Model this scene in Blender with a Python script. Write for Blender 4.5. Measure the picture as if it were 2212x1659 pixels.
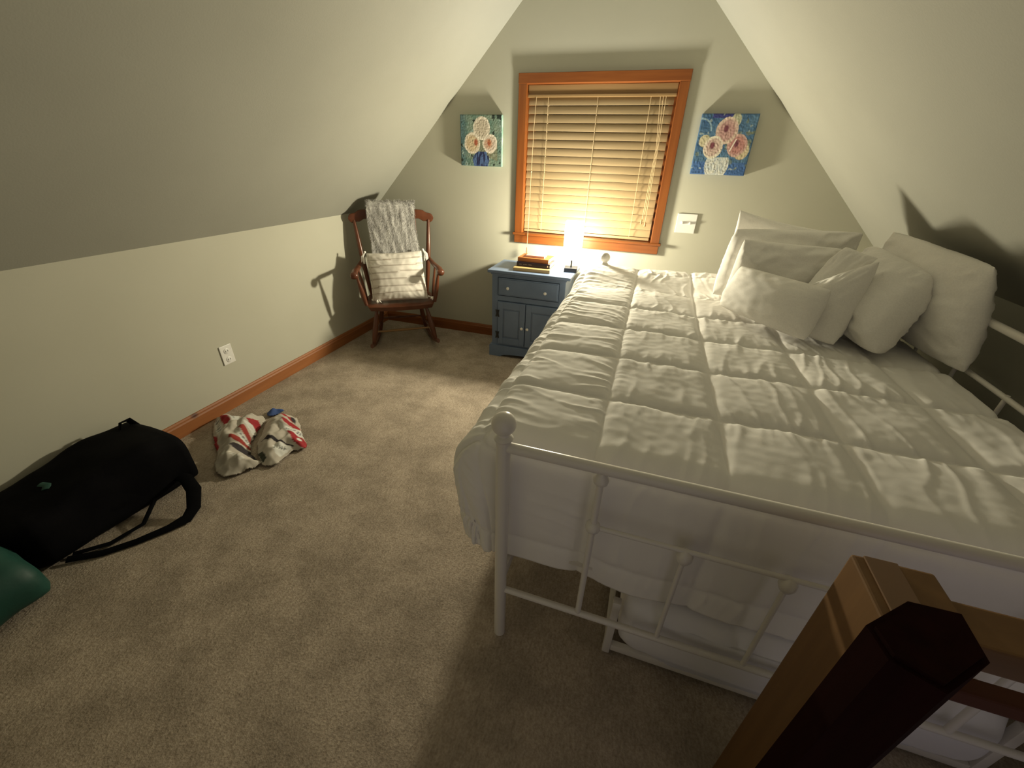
import bpy, bmesh, math, random
from mathutils import Vector, Matrix, noise
random.seed(7)
for o in list(bpy.data.objects): bpy.data.objects.remove(o)
SC = bpy.context.scene
COL = SC.collection
PI = math.pi
# ------------------------------------------------------------------ camera
cam = bpy.data.cameras.new('camera'); cam.sensor_width = 36.0; cam.sensor_fit = 'HORIZONTAL'
cam.lens = 36 * 877.0 / 2212; cam.clip_start = 0.02
co = bpy.data.objects.new('camera', cam); COL.objects.link(co)
R = Matrix(((0.9497, -0.1752, 0.2595), (0.3119, 0.4567, -0.8331), (0.0274, 0.8722, 0.4884)))
co.matrix_world = Matrix.Translation((2.2962, -3.2260, 1.4201)) @ R.to_4x4()
SC.camera = co
# ------------------------------------------------------------------ world, view
w = bpy.data.worlds.new('world'); SC.world = w; w.use_nodes = True
bg = w.node_tree.nodes['Background']
bg.inputs[0].default_value = (1.0, 0.88, 0.92, 1); bg.inputs[1].default_value = 0.19
SC.view_settings.view_transform = 'Standard'; SC.view_settings.look = 'None'
SC.view_settings.gamma = 1.0; SC.view_settings.use_curve_mapping = False
SC.view_settings.exposure = 0.14
SHADE_EMIT = 40.0
BULB_W = 165.0
LAMP_COL = (1.0, 0.95, 0.79)

# ------------------------------------------------------------------ materials
def mat(name, col, rough=0.6, metal=0.0, spec=0.5):
    m = bpy.data.materials.new(name); m.use_nodes = True
    b = m.node_tree.nodes['Principled BSDF']
    b.inputs['Base Color'].default_value = (*col, 1); b.inputs['Roughness'].default_value = rough
    b.inputs['Metallic'].default_value = metal; b.inputs['Specular IOR Level'].default_value = spec
    m.diffuse_color = (*col, 1)
    return m
def N(m, t, **kw):
    n = m.node_tree.nodes.new(t)
    for k, v in kw.items(): setattr(n, k, v)
    return n
def L(m, a, b): m.node_tree.links.new(a, b)
def noisy(m, cols, scale=(10, 10, 10), nscale=1.0, detail=4, bump=0.0, bscale=None, dist=0.01, lo=0.3, hi=0.7, coord='Object', rough=0.5):
    b = m.node_tree.nodes['Principled BSDF']
    tc = N(m, 'ShaderNodeTexCoord'); mp = N(m, 'ShaderNodeMapping'); mp.inputs['Scale'].default_value = scale
    L(m, tc.outputs[coord], mp.inputs[0])
    nz = N(m, 'ShaderNodeTexNoise'); nz.inputs['Scale'].default_value = nscale; nz.inputs['Detail'].default_value = detail
    nz.inputs['Roughness'].default_value = rough
    L(m, mp.outputs[0], nz.inputs['Vector'])
    r = N(m, 'ShaderNodeValToRGB')
    r.color_ramp.elements[0].position = lo; r.color_ramp.elements[0].color = (*cols[0], 1)
    r.color_ramp.elements[1].position = hi; r.color_ramp.elements[1].color = (*cols[1], 1)
    L(m, nz.outputs['Fac'], r.inputs[0]); L(m, r.outputs[0], b.inputs['Base Color'])
    if bump:
        n2 = N(m, 'ShaderNodeTexNoise'); n2.inputs['Scale'].default_value = bscale or nscale; n2.inputs['Detail'].default_value = 3
        L(m, tc.outputs[coord] if bscale else mp.outputs[0], n2.inputs['Vector'])
        bp = N(m, 'ShaderNodeBump'); bp.inputs['Strength'].default_value = bump; bp.inputs['Distance'].default_value = dist
        L(m, n2.outputs['Fac'], bp.inputs['Height']); L(m, bp.outputs[0], b.inputs['Normal'])
    return m
def attrmat(name, rough=0.8, bump=0.0, bscale=60):
    m = mat(name, (1, 1, 1), rough)
    a = N(m, 'ShaderNodeAttribute'); a.attribute_name = 'paint'
    L(m, a.outputs['Color'], m.node_tree.nodes['Principled BSDF'].inputs['Base Color'])
    if bump:
        tc = N(m, 'ShaderNodeTexCoord'); n2 = N(m, 'ShaderNodeTexNoise'); n2.inputs['Scale'].default_value = bscale
        L(m, tc.outputs['Object'], n2.inputs['Vector'])
        bp = N(m, 'ShaderNodeBump'); bp.inputs['Strength'].default_value = bump; bp.inputs['Distance'].default_value = 0.004
        L(m, n2.outputs['Fac'], bp.inputs['Height']); L(m, bp.outputs[0], m.node_tree.nodes['Principled BSDF'].inputs['Normal'])
    return m
def wood(name, c0, c1, axis='x', rough=0.4, knots=True, g=1.0):
    m = mat(name, c0, rough)
    s = {'x': (1.5, 22, 22), 'y': (22, 1.5, 22), 'z': (22, 22, 1.5)}[axis]
    noisy(m, (c0, c1), tuple(v * g for v in s), 1.6, 5, 0.15, None, 0.002, 0.28, 0.72)
    if knots:
        b = m.node_tree.nodes['Principled BSDF']; old = b.inputs['Base Color'].links[0].from_socket
        tc = N(m, 'ShaderNodeTexCoord'); v = N(m, 'ShaderNodeTexVoronoi'); v.inputs['Scale'].default_value = 5.0
        mp = N(m, 'ShaderNodeMapping'); k = {'x': (.7, 1, 1), 'y': (1, .7, 1), 'z': (1, 1, .7)}[axis]; mp.inputs['Scale'].default_value = k
        L(m, tc.outputs['Object'], mp.inputs[0]); L(m, mp.outputs[0], v.inputs['Vector'])
        r = N(m, 'ShaderNodeValToRGB'); r.color_ramp.elements[0].position = 0.05; r.color_ramp.elements[0].color = (.22, .10, .05, 1)
        r.color_ramp.elements[1].position = 0.11; r.color_ramp.elements[1].color = (1, 1, 1, 1)
        L(m, v.outputs['Distance'], r.inputs[0])
        mx = N(m, 'ShaderNodeMix'); mx.data_type = 'RGBA'; mx.blend_type = 'MULTIPLY'; mx.inputs[0].default_value = 1
        L(m, old, mx.inputs[6]); L(m, r.outputs[0], mx.inputs[7]); L(m, mx.outputs[2], b.inputs['Base Color'])
    return m

M = {}
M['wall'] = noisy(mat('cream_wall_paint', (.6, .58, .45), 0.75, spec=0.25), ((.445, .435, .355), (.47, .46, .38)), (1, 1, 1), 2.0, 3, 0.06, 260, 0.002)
M['ceil'] = noisy(mat('ceiling_paint', (.6, .58, .45), 0.8, spec=0.2), ((.285, .282, .242), (.305, .302, .26)), (1, 1, 1), 2.0, 3, 0.10, 150, 0.003)  # darker than the walls, with lens edge darkening put into the colour
M['pine'] = wood('stained_pine', (.175, .048, .010), (.25, .080, .017), 'x', 0.35)
M['pinez'] = wood('stained_pine_upright', (.175, .048, .010), (.25, .080, .017), 'z', 0.35)
M['piney'] = wood('stained_pine_lengthways', (.24, .080, .022), (.33, .12, .034), 'y', 0.55)
M['rail_pine'] = wood('pale_pine_upright', (.15, .072, .020), (.19, .095, .028), 'z', 0.6, False)
M['rail_pinex'] = wood('pale_pine', (.15, .072, .020), (.19, .095, .028), 'x', 0.6, False)
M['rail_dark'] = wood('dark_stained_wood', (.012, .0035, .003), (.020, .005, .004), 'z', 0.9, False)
M['slat'] = wood('honey_blind_slats', (.32, .235, .125), (.38, .28, .155), 'x', 0.38, False)
M['valance'] = wood('honey_valance', (.22, .135, .055), (.28, .18, .08), 'x', 0.3, False)
M['cord'] = mat('tan_cord', (.62, .48, .28), 0.8)
M['tassel'] = mat('wooden_tassel', (.45, .26, .12), 0.5)
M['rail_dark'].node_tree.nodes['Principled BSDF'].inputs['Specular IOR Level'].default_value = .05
M['rail_shade'] = mat('shaded_pine_rail', (.075, .028, .016), .7, spec=.1)  # pine with the shade of the rail's front face put into its colour
M['night'] = mat('black_night_glass', (.004, .005, .008), 0.05)
M['blue'] = noisy(mat('slate_blue_paint', (.12, .17, .25), 0.35), ((.125, .172, .27), (.15, .205, .315)), (3, 3, 3), 3, 4, 0.08, 70, 0.002)
M['black'] = mat('black_iron', (.012, .012, .014), 0.45)
M['knob'] = mat('pewter_knob', (.82, .80, .75), 0.3, 0.15)
M['white_metal'] = mat('white_enamelled_metal', (.74, .71, .66), 0.28)
M['plate'] = mat('white_plastic', (.74, .73, .70), 0.35)
M['slot'] = mat('dark_slot', (.05, .045, .04), 0.6)
M['chair'] = wood('walnut_brown_wood', (.085, .026, .012), (.130, .042, .018), 'z', 0.32, False, .6)
M['chair_pale'] = mat('worn_brown_wood', (.20, .11, .04), 0.4)
M['linen'] = noisy(mat('white_cotton', (.86, .84, .80), 0.85, spec=0.2), ((.86, .84, .80), (.89, .87, .835)), (1, 1, 1), 3, 2, 0.12, 420, 0.001)
M['linen2'] = noisy(mat('white_linen_weave', (.78, .76, .72), 0.9, spec=0.15), ((.80, .78, .74), (.86, .84, .795)), (1, 1, 1), 200, 2, 0.25, 500, 0.001)
M['trundle'] = noisy(mat('white_sheet', (.7, .7, .74), 0.9, spec=0.15), ((.78, .77, .79), (.85, .84, .86)), (1, 1, 1), 4, 3, 0.1, 300, 0.001)
M['fur'] = noisy(mat('grey_faux_fur', (.42, .41, .39), 0.95, spec=0.1), ((.27, .26, .25), (.54, .53, .51)), (30, 30, 4), 1.2, 5, 0.6, 120, 0.004)
M['bag'] = noisy(mat('black_nylon', (.008, .008, .010), 0.85, spec=.08), ((.0015, .0015, .002), (.004, .004, .005)), (1, 1, 1), 6, 3, 0.2, 120, 0.002)
M['teal'] = noisy(mat('teal_nylon', (.01, .17, .13), 0.6), ((.003, .040, .030), (.005, .060, .044)), (1, 1, 1), 8, 3, 0.2, 60, 0.003)
M['pages'] = mat('book_pages', (.85, .80, .66), 0.8)
M['bk_tan'] = mat('tan_book_cover', (.42, .28, .12), 0.5)
M['bk_black'] = mat('navy_black_cover', (.018, .014, .030), 0.35)
M['bk_brown'] = mat('russet_cover', (.48, .17, .05), 0.45)
M['bk_pink'] = mat('dusty_pink_cover', (.62, .40, .34), 0.5)
M['print'] = mat('pale_spine_print', (.35, .33, .40), 0.5)
M['bluecloth'] = mat('blue_cloth', (.035, .07, .20), 0.8)
M['jersey'] = attrmat('printed_shirt_cloth', 0.8, 0.15, 400)
M['paint'] = attrmat('thick_oil_paint', 0.6, 0.25, 90)
M['cushion'] = attrmat('striped_cotton', 0.9, 0.2, 400)
# carpet
m = mat('beige_carpet', (.4, .32, .23), 0.95, spec=0.05); M['carpet'] = m
b = m.node_tree.nodes['Principled BSDF']; tc = N(m, 'ShaderNodeTexCoord')
def nz(scale, detail=3, vec=None, rough=.55):
    n = N(m, 'ShaderNodeTexNoise'); n.inputs['Scale'].default_value = scale; n.inputs['Detail'].default_value = detail; n.inputs['Roughness'].default_value = rough
    L(m, vec or tc.outputs['Object'], n.inputs['Vector']); return n
big = nz(5.5, 6, rough=.65); fine = nz(150, 2)
mp = N(m, 'ShaderNodeMapping'); mp.inputs['Scale'].default_value = (110, 45, 1); L(m, tc.outputs['Object'], mp.inputs[0]); row = nz(1.0, 2, mp.outputs[0])
r1 = N(m, 'ShaderNodeValToRGB'); r1.color_ramp.elements[0].position = .38; r1.color_ramp.elements[0].color = (.34, .285, .225, 1)
r1.color_ramp.elements[1].position = .60; r1.color_ramp.elements[1].color = (.47, .395, .315, 1)
L(m, big.outputs['Fac'], r1.inputs[0])
r2 = N(m, 'ShaderNodeValToRGB'); r2.color_ramp.elements[0].position = .32; r2.color_ramp.elements[0].color = (.62, .60, .58, 1)
r2.color_ramp.elements[1].position = .62; r2.color_ramp.elements[1].color = (1, 1, 1, 1)
add = N(m, 'ShaderNodeMath', operation='ADD'); L(m, fine.outputs['Fac'], add.inputs[0]); L(m, row.outputs['Fac'], add.inputs[1])
hv = N(m, 'ShaderNodeMath', operation='MULTIPLY'); hv.inputs[1].default_value = .5; L(m, add.outputs[0], hv.inputs[0]); L(m, hv.outputs[0], r2.inputs[0])
mx = N(m, 'ShaderNodeMix'); mx.data_type = 'RGBA'; mx.blend_type = 'MULTIPLY'; mx.inputs[0].default_value = 1
L(m, r1.outputs[0], mx.inputs[6]); L(m, r2.outputs[0], mx.inputs[7]); L(m, mx.outputs[2], b.inputs['Base Color'])
bp = N(m, 'ShaderNodeBump'); bp.inputs['Strength'].default_value = .7; bp.inputs['Distance'].default_value = .006
L(m, hv.outputs[0], bp.inputs['Height']); L(m, bp.outputs[0], b.inputs['Normal'])
# lit lampshade
m = bpy.data.materials.new('lit_fabric_shade'); m.use_nodes = True; nt = m.node_tree; nt.nodes.clear()
e = nt.nodes.new('ShaderNodeEmission'); e.inputs[0].default_value = (*LAMP_COL, 1); e.inputs[1].default_value = SHADE_EMIT
om = nt.nodes.new('ShaderNodeOutputMaterial'); trn = nt.nodes.new('ShaderNodeBsdfTransparent'); trn.inputs[0].default_value = (1, .98, .92, 1)
mxs = nt.nodes.new('ShaderNodeMixShader'); mxs.inputs[0].default_value = .88      # thin open-weave cloth
nt.links.new(e.outputs[0], mxs.inputs[1]); nt.links.new(trn.outputs[0], mxs.inputs[2]); nt.links.new(mxs.outputs[0], om.inputs[0]); M['shade'] = m

# ------------------------------------------------------------------ mesh helpers
def tag(o, label=None, cat=None, group=None, kind=None):
    if label: o['label'] = label
    if cat: o['category'] = cat
    if group: o['group'] = group
    if kind: o['kind'] = kind
    return o
def link(name, me, m=None, parent=None, smooth=False):
    o = bpy.data.objects.new(name, me); COL.objects.link(o)
    if m: me.materials.append(m)
    if parent: o.parent = parent
    if smooth:
        for p in me.polygons: p.use_smooth = True
    return o
def empty(name, loc, rz=0):
    o = bpy.data.objects.new(name, None); COL.objects.link(o); o.location = loc; o.rotation_euler = (0, 0, rz); o.empty_display_size = .05
    return o
class B:
    """collects shapes in one mesh"""
    def __init__(s): s.bm = bmesh.new()
    def box(s, a, b, bevel=0.0, seg=2):
        bm = bmesh.new(); bmesh.ops.create_cube(bm, size=1)
        c = [(a[i] + b[i]) / 2 for i in range(3)]; d = [abs(b[i] - a[i]) for i in range(3)]
        bmesh.ops.transform(bm, matrix=Matrix.Translation(c) @ Matrix.Diagonal((*d, 1)), verts=bm.verts)
        if bevel: bmesh.ops.bevel(bm, geom=bm.edges[:], offset=bevel, segments=seg, profile=.6, affect='EDGES')
        return s._add(bm)
    def _add(s, bm, mx=None):
        if mx: bmesh.ops.transform(bm, matrix=mx, verts=bm.verts)
        me = bpy.data.meshes.new('tmp'); bm.to_mesh(me); bm.free(); s.bm.from_mesh(me); bpy.data.meshes.remove(me); return s
    def sphere(s, c, r, sc=(1, 1, 1), seg=24):
        bm = bmesh.new(); bmesh.ops.create_uvsphere(bm, u_segments=seg, v_segments=seg // 2, radius=r)
        return s._add(bm, Matrix.Translation(c) @ Matrix.Diagonal((*sc, 1)))
    def tube(s, pts, rad, n=14, closed=False, flat=None):
        """swept round (or elliptical: flat=(kx,ky)) tube along points; rad is a number or a list"""
        pts = [Vector(p) for p in pts]; k = len(pts)
        rads = rad if isinstance(rad, (list, tuple)) else [rad] * k
        rings = []; up = Vector((0, 0, 1)); prev = None
        for i, p in enumerate(pts):
            if closed: t = pts[(i + 1) % k] - pts[i - 1]
            else: t = pts[min(i + 1, k - 1)] - pts[max(i - 1, 0)]
            t.normalize()
            ref = prev if prev is not None else (up if abs(t.z) < .9 else Vector((1, 0, 0)))
            a = (ref - t * ref.dot(t)).normalized(); prev = a; bb = t.cross(a)
            fx, fy = flat or (1, 1)
            rings.append([s.bm.verts.new(p + a * math.cos(2 * PI * j / n) * rads[i] * fx + bb * math.sin(2 * PI * j / n) * rads[i] * fy) for j in range(n)])
        rng = range(k) if closed else range(k - 1)
        for i in rng:
            q = rings[(i + 1) % k]
            for j in range(n): s.bm.faces.new((rings[i][j], rings[i][(j + 1) % n], q[(j + 1) % n], q[j]))
        if not closed:
            s.bm.faces.new(rings[0][::-1]); s.bm.faces.new(rings[-1])
        return s
    def lathe(s, c, prof, n=24, axis='z'):
        rings = []
        for r, h in prof:
            ring = []
            for j in range(n):
                a = 2 * PI * j / n; x, y = r * math.cos(a), r * math.sin(a)
                v = {'z': (x, y, h), 'y': (x, h, y), 'x': (h, x, y)}[axis]
                ring.append(s.bm.verts.new((c[0] + v[0], c[1] + v[1], c[2] + v[2])))
            rings.append(ring)
        for i in range(len(rings) - 1):
            for j in range(n): s.bm.faces.new((rings[i][j], rings[i][(j + 1) % n], rings[i + 1][(j + 1) % n], rings[i + 1][j]))
        s.bm.faces.new(rings[0][::-1]); s.bm.faces.new(rings[-1]); return s
    def prism(s, poly, axis, a, b):
        """extrude 2D polygon along axis from a to b"""
        def P(u, v, h): return {'x': (h, u, v), 'y': (u, h, v), 'z': (u, v, h)}[axis]
        A = [s.bm.verts.new(P(u, v, a)) for u, v in poly]; C = [s.bm.verts.new(P(u, v, b)) for u, v in poly]; n = len(poly)
        s.bm.faces.new(A[::-1]); s.bm.faces.new(C)
        for i in range(n): s.bm.faces.new((A[i], A[(i + 1) % n], C[(i + 1) % n], C[i]))
        return s
    def done(s, name, m=None, parent=None, smooth=False, flip=True):
        bmesh.ops.recalc_face_normals(s.bm, faces=s.bm.faces[:])
        me = bpy.data.meshes.new(name); s.bm.to_mesh(me); s.bm.free()
        o = link(name, me, m, parent, smooth)
        if smooth and hasattr(me, 'set_sharp_from_angle'): me.set_sharp_from_angle(angle=math.radians(40))
        return o
def grid_mesh(name, nu, nv, fn, m, parent=None, colfn=None, keep=None, closed_u=False):
    vs = []; idx = {}; cols = []
    for j in range(nv):
        for i in range(nu):
            u = i / (nu if closed_u else nu - 1); v = j / (nv - 1)
            if keep and not keep(u, v): continue
            idx[(i, j)] = len(vs); vs.append(fn(u, v))
            if colfn: cols.append(colfn(u, v))
    fs = []
    for j in range(nv - 1):
        for i in range(nu if closed_u else nu - 1):
            q = [(i, j), ((i + 1) % nu, j), ((i + 1) % nu, j + 1), (i, j + 1)]
            if all(k in idx for k in q): fs.append([idx[k] for k in q])
    me = bpy.data.meshes.new(name); me.from_pydata(vs, [], fs); me.update()
    if colfn:
        at = me.color_attributes.new('paint', 'FLOAT_COLOR', 'POINT')
        for k, c in enumerate(cols): at.data[k].color = (*c, 1)
    return link(name, me, m, parent, True)
def nse(x, y, z=0.0): return noise.noise(Vector((x, y, z)))
def ridge(x, y, z=0.0): return 1 - abs(nse(x, y, z)) * 2
def sstep(a, b, x):
    t = max(0, min(1, (x - a) / (b - a))); return t * t * (3 - 2 * t)
def inpoly(x, y, P):
    c = False; j = len(P) - 1
    for i in range(len(P)):
        if (P[i][1] > y) != (P[j][1] > y) and x < (P[j][0] - P[i][0]) * (y - P[i][1]) / (P[j][1] - P[i][1]) + P[i][0]: c = not c
        j = i
    return c

# ------------------------------------------------------------------ the room
W, HK, YB = 3.637, 0.992, -3.75      # width between knee walls, knee wall height, rear end towards the stair, left open for the world fill
ZC = 2.42; DX = ZC - HK             # flat ceiling strip between the 45 degree slopes
T = .10
B().prism([(-T, YB), (2.60, YB), (2.60, -2.90), (W + T, -2.90), (W + T, T + .06), (-T, T + .06)], 'z', -T, 0).done('floor', M['carpet'])['kind'] = 'structure'
for nm, x0, x1 in (('wall_left', -T, 0), ('wall_right', W, W + T)):
    B().box((x0, YB, 0), (x1, 0, HK)).done(nm, M['wall'])['kind'] = 'structure'
k = T * .7071
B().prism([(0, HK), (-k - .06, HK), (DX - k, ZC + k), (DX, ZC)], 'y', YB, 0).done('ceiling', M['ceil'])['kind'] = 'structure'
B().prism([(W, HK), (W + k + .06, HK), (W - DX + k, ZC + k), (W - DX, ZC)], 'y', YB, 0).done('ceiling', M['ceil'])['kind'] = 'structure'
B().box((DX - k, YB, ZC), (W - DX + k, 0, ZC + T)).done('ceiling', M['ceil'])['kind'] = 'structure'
B().prism([(-T, 0), (2.15, 0), (2.15, ZC), (DX, ZC), (0, HK), (-T, HK)], 'y', YB - T, YB).done('wall_front_blocker', M['wall'])['kind'] = 'structure'  # unseen wall, added to keep the world fill off the left corner
# gable wall with its window hole
wx0, wx1, wz0, wz1 = 1.318, 2.322, .905, 1.865
g = B()
for (a, bb, c, d) in ((-.1, wx0, -.0, 2.6), (wx1, W + .1, 0, 2.6), (wx0, wx1, 0, wz0), (wx0, wx1, wz1, 2.6)):
    g.box((a, 0, c), (bb, .16, d))
g.done('wall_back', M['wall'])['kind'] = 'structure'
def baseboard(name, a, b_, axis, m):
    # moulded profile: (distance from wall, height)
    pr = [(0.001, 0), (.014, 0), (.014, .068), (.010, .076), (.009, .084), (.005, .092), (0.001, .094)]
    q = B(); q.prism([(p, h) for p, h in pr] if axis == 'y' else [(-p, h) for p, h in pr], axis, a, b_)
    o = q.done(name, m); o['kind'] = 'structure'; return o
baseboard('baseboard_left', YB, -.002, 'y', M['piney'])
baseboard('baseboard_back', .015, W - .001, 'x', M['pine'])

# ------------------------------------------------------------------ window
win = empty('window_1', (0, 0, 0)); win['kind'] = 'structure'
cs = B()
cx0, cx1, cz0, cz1, cw = 1.278, 2.364, .897, 1.907, .058
cs.box((cx0, -.019, cz0), (cx0 + cw, -.0005, cz1 - cw), .003); cs.box((cx1 - cw, -.019, cz0), (cx1, -.0005, cz1 - cw), .003)
cs.done('casing', M['pinez'], win)
B().box((cx0 - .002, -.021, cz1 - cw), (cx1 + .002, -.0005, cz1), .003).done('head_casing', M['pine'], win)
jb = B()
jb.box((wx0 + .0005, 0, wz0), (wx0 + .018, .12, wz1), .001); jb.box((wx1 - .018, 0, wz0), (wx1 - .0005, .12, wz1), .001)
jb.done('jamb', M['pinez'], win)
B().box((wx0 + .018, 0, wz1 - .018), (wx1 - .018, .12, wz1 - .0005), .001).done('head_jamb', M['pine'], win)
B().box((cx0 - .012, -.034, .888), (cx1 + .014, .12, .906), .004).done('window_sill', M['pine'], win)
B().box((cx0 - .002, -.018, .830), (cx1 + .002, -.0005, .888), .003).done('apron', M['pine'], win)
sh = B()
sx0, sx1, sz0, sz1 = wx0 + .018, wx1 - .018, .906, wz1 - .018
for a, c in (((sx0, .085, sz0), (sx0 + .045, .115, sz1)), ((sx1 - .045, .085, sz0), (sx1, .115, sz1)),
             ((sx0 + .045, .085, sz0), (sx1 - .045, .115, sz0 + .05)), ((sx0 + .045, .085, sz1 - .05), (sx1 - .045, .115, sz1)),
             ((sx0 + .045, .08, 1.36), (sx1 - .045, .115, 1.40))): sh.box(a, c)
sh.done('sash', M['pinez'], win)
B().box((sx0 + .04, .095, sz0 + .04), (sx1 - .04, .101, sz1 - .04)).done('glass_pane', M['night'], win)

# wooden venetian blind hanging inside the window
bl = empty('window_blind', ((sx0 + sx1) / 2, .035, .92))
tag(bl, 'honey wood venetian blind with closed slats in the pine framed window', 'blind')
def rel(o, root):
    o.parent = root; o.matrix_parent_inverse = Matrix.Translation(root.location).inverted() if not root.rotation_euler.z else root.matrix_basis.inverted(); return o
bx0, bx1 = sx0 + .006, sx1 - .010
v = B(); v.box((bx0 - .002, .012, 1.790), (bx1 + .006, .020, 1.846), .003); v.box((bx0 - .002, .020, 1.796), (bx1 + .006, .060, 1.842), .002)
v.box((bx0 - .004, .006, 1.775), (bx1 + .007, .016, 1.793), .004)
rel(v.done('valance', M['valance']), bl)
sl = B(); nsl = 17; z0s, z1s = .957, 1.757; tilt = math.radians(77)
for i in range(nsl):
    zc = z0s + (z1s - z0s) * i / (nsl - 1)
    P = []
    for k_ in range(7):
        s_ = (k_ / 6 - .5) * .0485; bow = .0022 * (1 - (2 * k_ / 6 - 1) ** 2)
        P.append((.036 + s_ * math.cos(tilt) - bow * math.sin(tilt), zc + s_ * math.sin(tilt) + bow * math.cos(tilt)))
    Q = [(y + .0026 * math.sin(tilt), z - .0026 * math.cos(tilt)) for y, z in P][::-1]
    sl.prism(P + Q, 'x', bx0, bx1 - .004)
rel(sl.done('slats', M['slat'], smooth=False), bl)
rel(B().box((bx0, .024, .911), (bx1 - .004, .046, .930), .004).done('bottom_rail', M['slat']), bl)
for x in (1.481, 1.814, 2.148):
    ld = B(); ld.tube([(x, .0125, 1.775), (x + .001, .012, 1.4), (x, .0125, .93)], .0012, 6)
    ld.tube([(x, .052, 1.775), (x, .052, .93)], .0012, 6)
    for i in range(nsl): 
        zc = z0s + (z1s - z0s) * i / (nsl - 1) - .024; ld.tube([(x, .0125, zc - .002), (x, .034, zc - .006), (x, .052, zc)], .0008, 5)
    rel(ld.done('ladder_cord', M['cord']), bl)
c1 = B(); c1.tube([(1.399, .008, 1.785), (1.398, -.02, 1.60), (1.396, -.03, 1.32), (1.394, -.037, 1.0), (1.393, -.045, .80)], .0016, 6)
c1.sphere((1.3965, -.03, 1.33), .006, seg=10)
oc = rel(c1.done('tilt_cord', M['cord'], smooth=True), bl)
t1 = B().lathe((1.393, -.046, .758), [(.002, .046), (.0055, .040), (.0045, .028), (.007, .014), (.0065, .004), (.002, 0)], 14).done('tassel', M['tassel'], smooth=True); rel(t1, bl)
c2 = B()
for dx, z in ((-.004, 1.05), (.008, 1.03), (.002, 1.09)): c2.tube([(2.215 + dx * 3, .009, 1.785), (2.236 + dx, .002, 1.5), (2.228 + dx * 2, -.002, z)], .0014, 6)
rel(c2.done('lift_cord', M['cord'], smooth=True), bl)
for dx, z in ((-.010, 1.022), (.018, 1.006)):
    rel(B().lathe((2.228 + dx, -.004, z), [(.002, .036), (.0065, .028), (.0055, .018), (.008, .008), (.002, 0)], 14).done('tassel', M['tassel'], smooth=True), bl)

# ------------------------------------------------------------------ paintings
def blob(u, v, cx, cy, r, k=1.0): return ((u - cx) ** 2 + ((v - cy) * k) ** 2) ** .5 / r
def lerp(a, b_, t): return tuple(a[i] + (b_[i] - a[i]) * max(0, min(1, t)) for i in range(3))
def paint_teal(u, v):
    n1 = nse(u * 5, v * 7, 1); n2 = nse(u * 16, v * 12, 3)
    c = lerp((.11, .20, .165), (.20, .27, .215), .5 + n1 + .5 * n2)
    c = lerp(c, (.06, .13, .17), sstep(.25, .0, u) * .8 + sstep(.12, 0, 1 - u) * .2)
    if nse(u * 11, v * 11, 9) > .38: c = lerp(c, (.32, .42, .40), .7)
    if nse(u * 13, v * 13, 19) > .48: c = (.02, .035, .03)
    if v > .92 and (abs(u - .93) < .05 or abs(u - .80) < .03): c = (.015, .03, .025)
    if abs(v - (.31 + .09 * math.sin(u * 4))) < .16 and .25 < u < .9: c = lerp(c, (.22, .19, .11), .55)
    # blue vase
    w_ = .21 - .04 * abs(v - .13) / .13
    if v < .29 and abs(u - .50) < w_ * (1 if v < .22 else .85): c = lerp((.012, .018, .075), (.07, .13, .30), sstep(.0, .25, nse(u * 20, v * 5, 5) + .12)); 
    for (cx, cy, r, pal) in ((.29, .45, .195, 0), (.72, .45, .175, 1), (.52, .74, .205, 2)):
        q = blob(u, v, cx, cy, r, .92); q += .05 * nse(u * 9, v * 9, cx * 9)
        if q < 1:
            base = ((.60, .48, .32), (.60, .50, .42), (.52, .46, .37))[pal]
            c = lerp(base, (.74, .68, .58), sstep(.62, .95, q)); sp = math.sin(q * 17 + math.atan2(v - cy, u - cx) * 2)
            c = lerp(c, (.30, .22, .12) if pal == 0 else (.38, .32, .25), .35 * sstep(.2, 1, sp))
            if pal < 2:
                d = blob(u, v, cx + (.09 if pal == 0 else -.02), cy + .02, .05, .7)
                if d < 1.25: c = lerp(c, (.36, .10, .05), sstep(1.25, .6, d))
                if pal == 1 and .18 < blob(u, v, cx - .04, cy, .2) < .5: c = lerp(c, (.45, .20, .09), .5)
    return c
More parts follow.
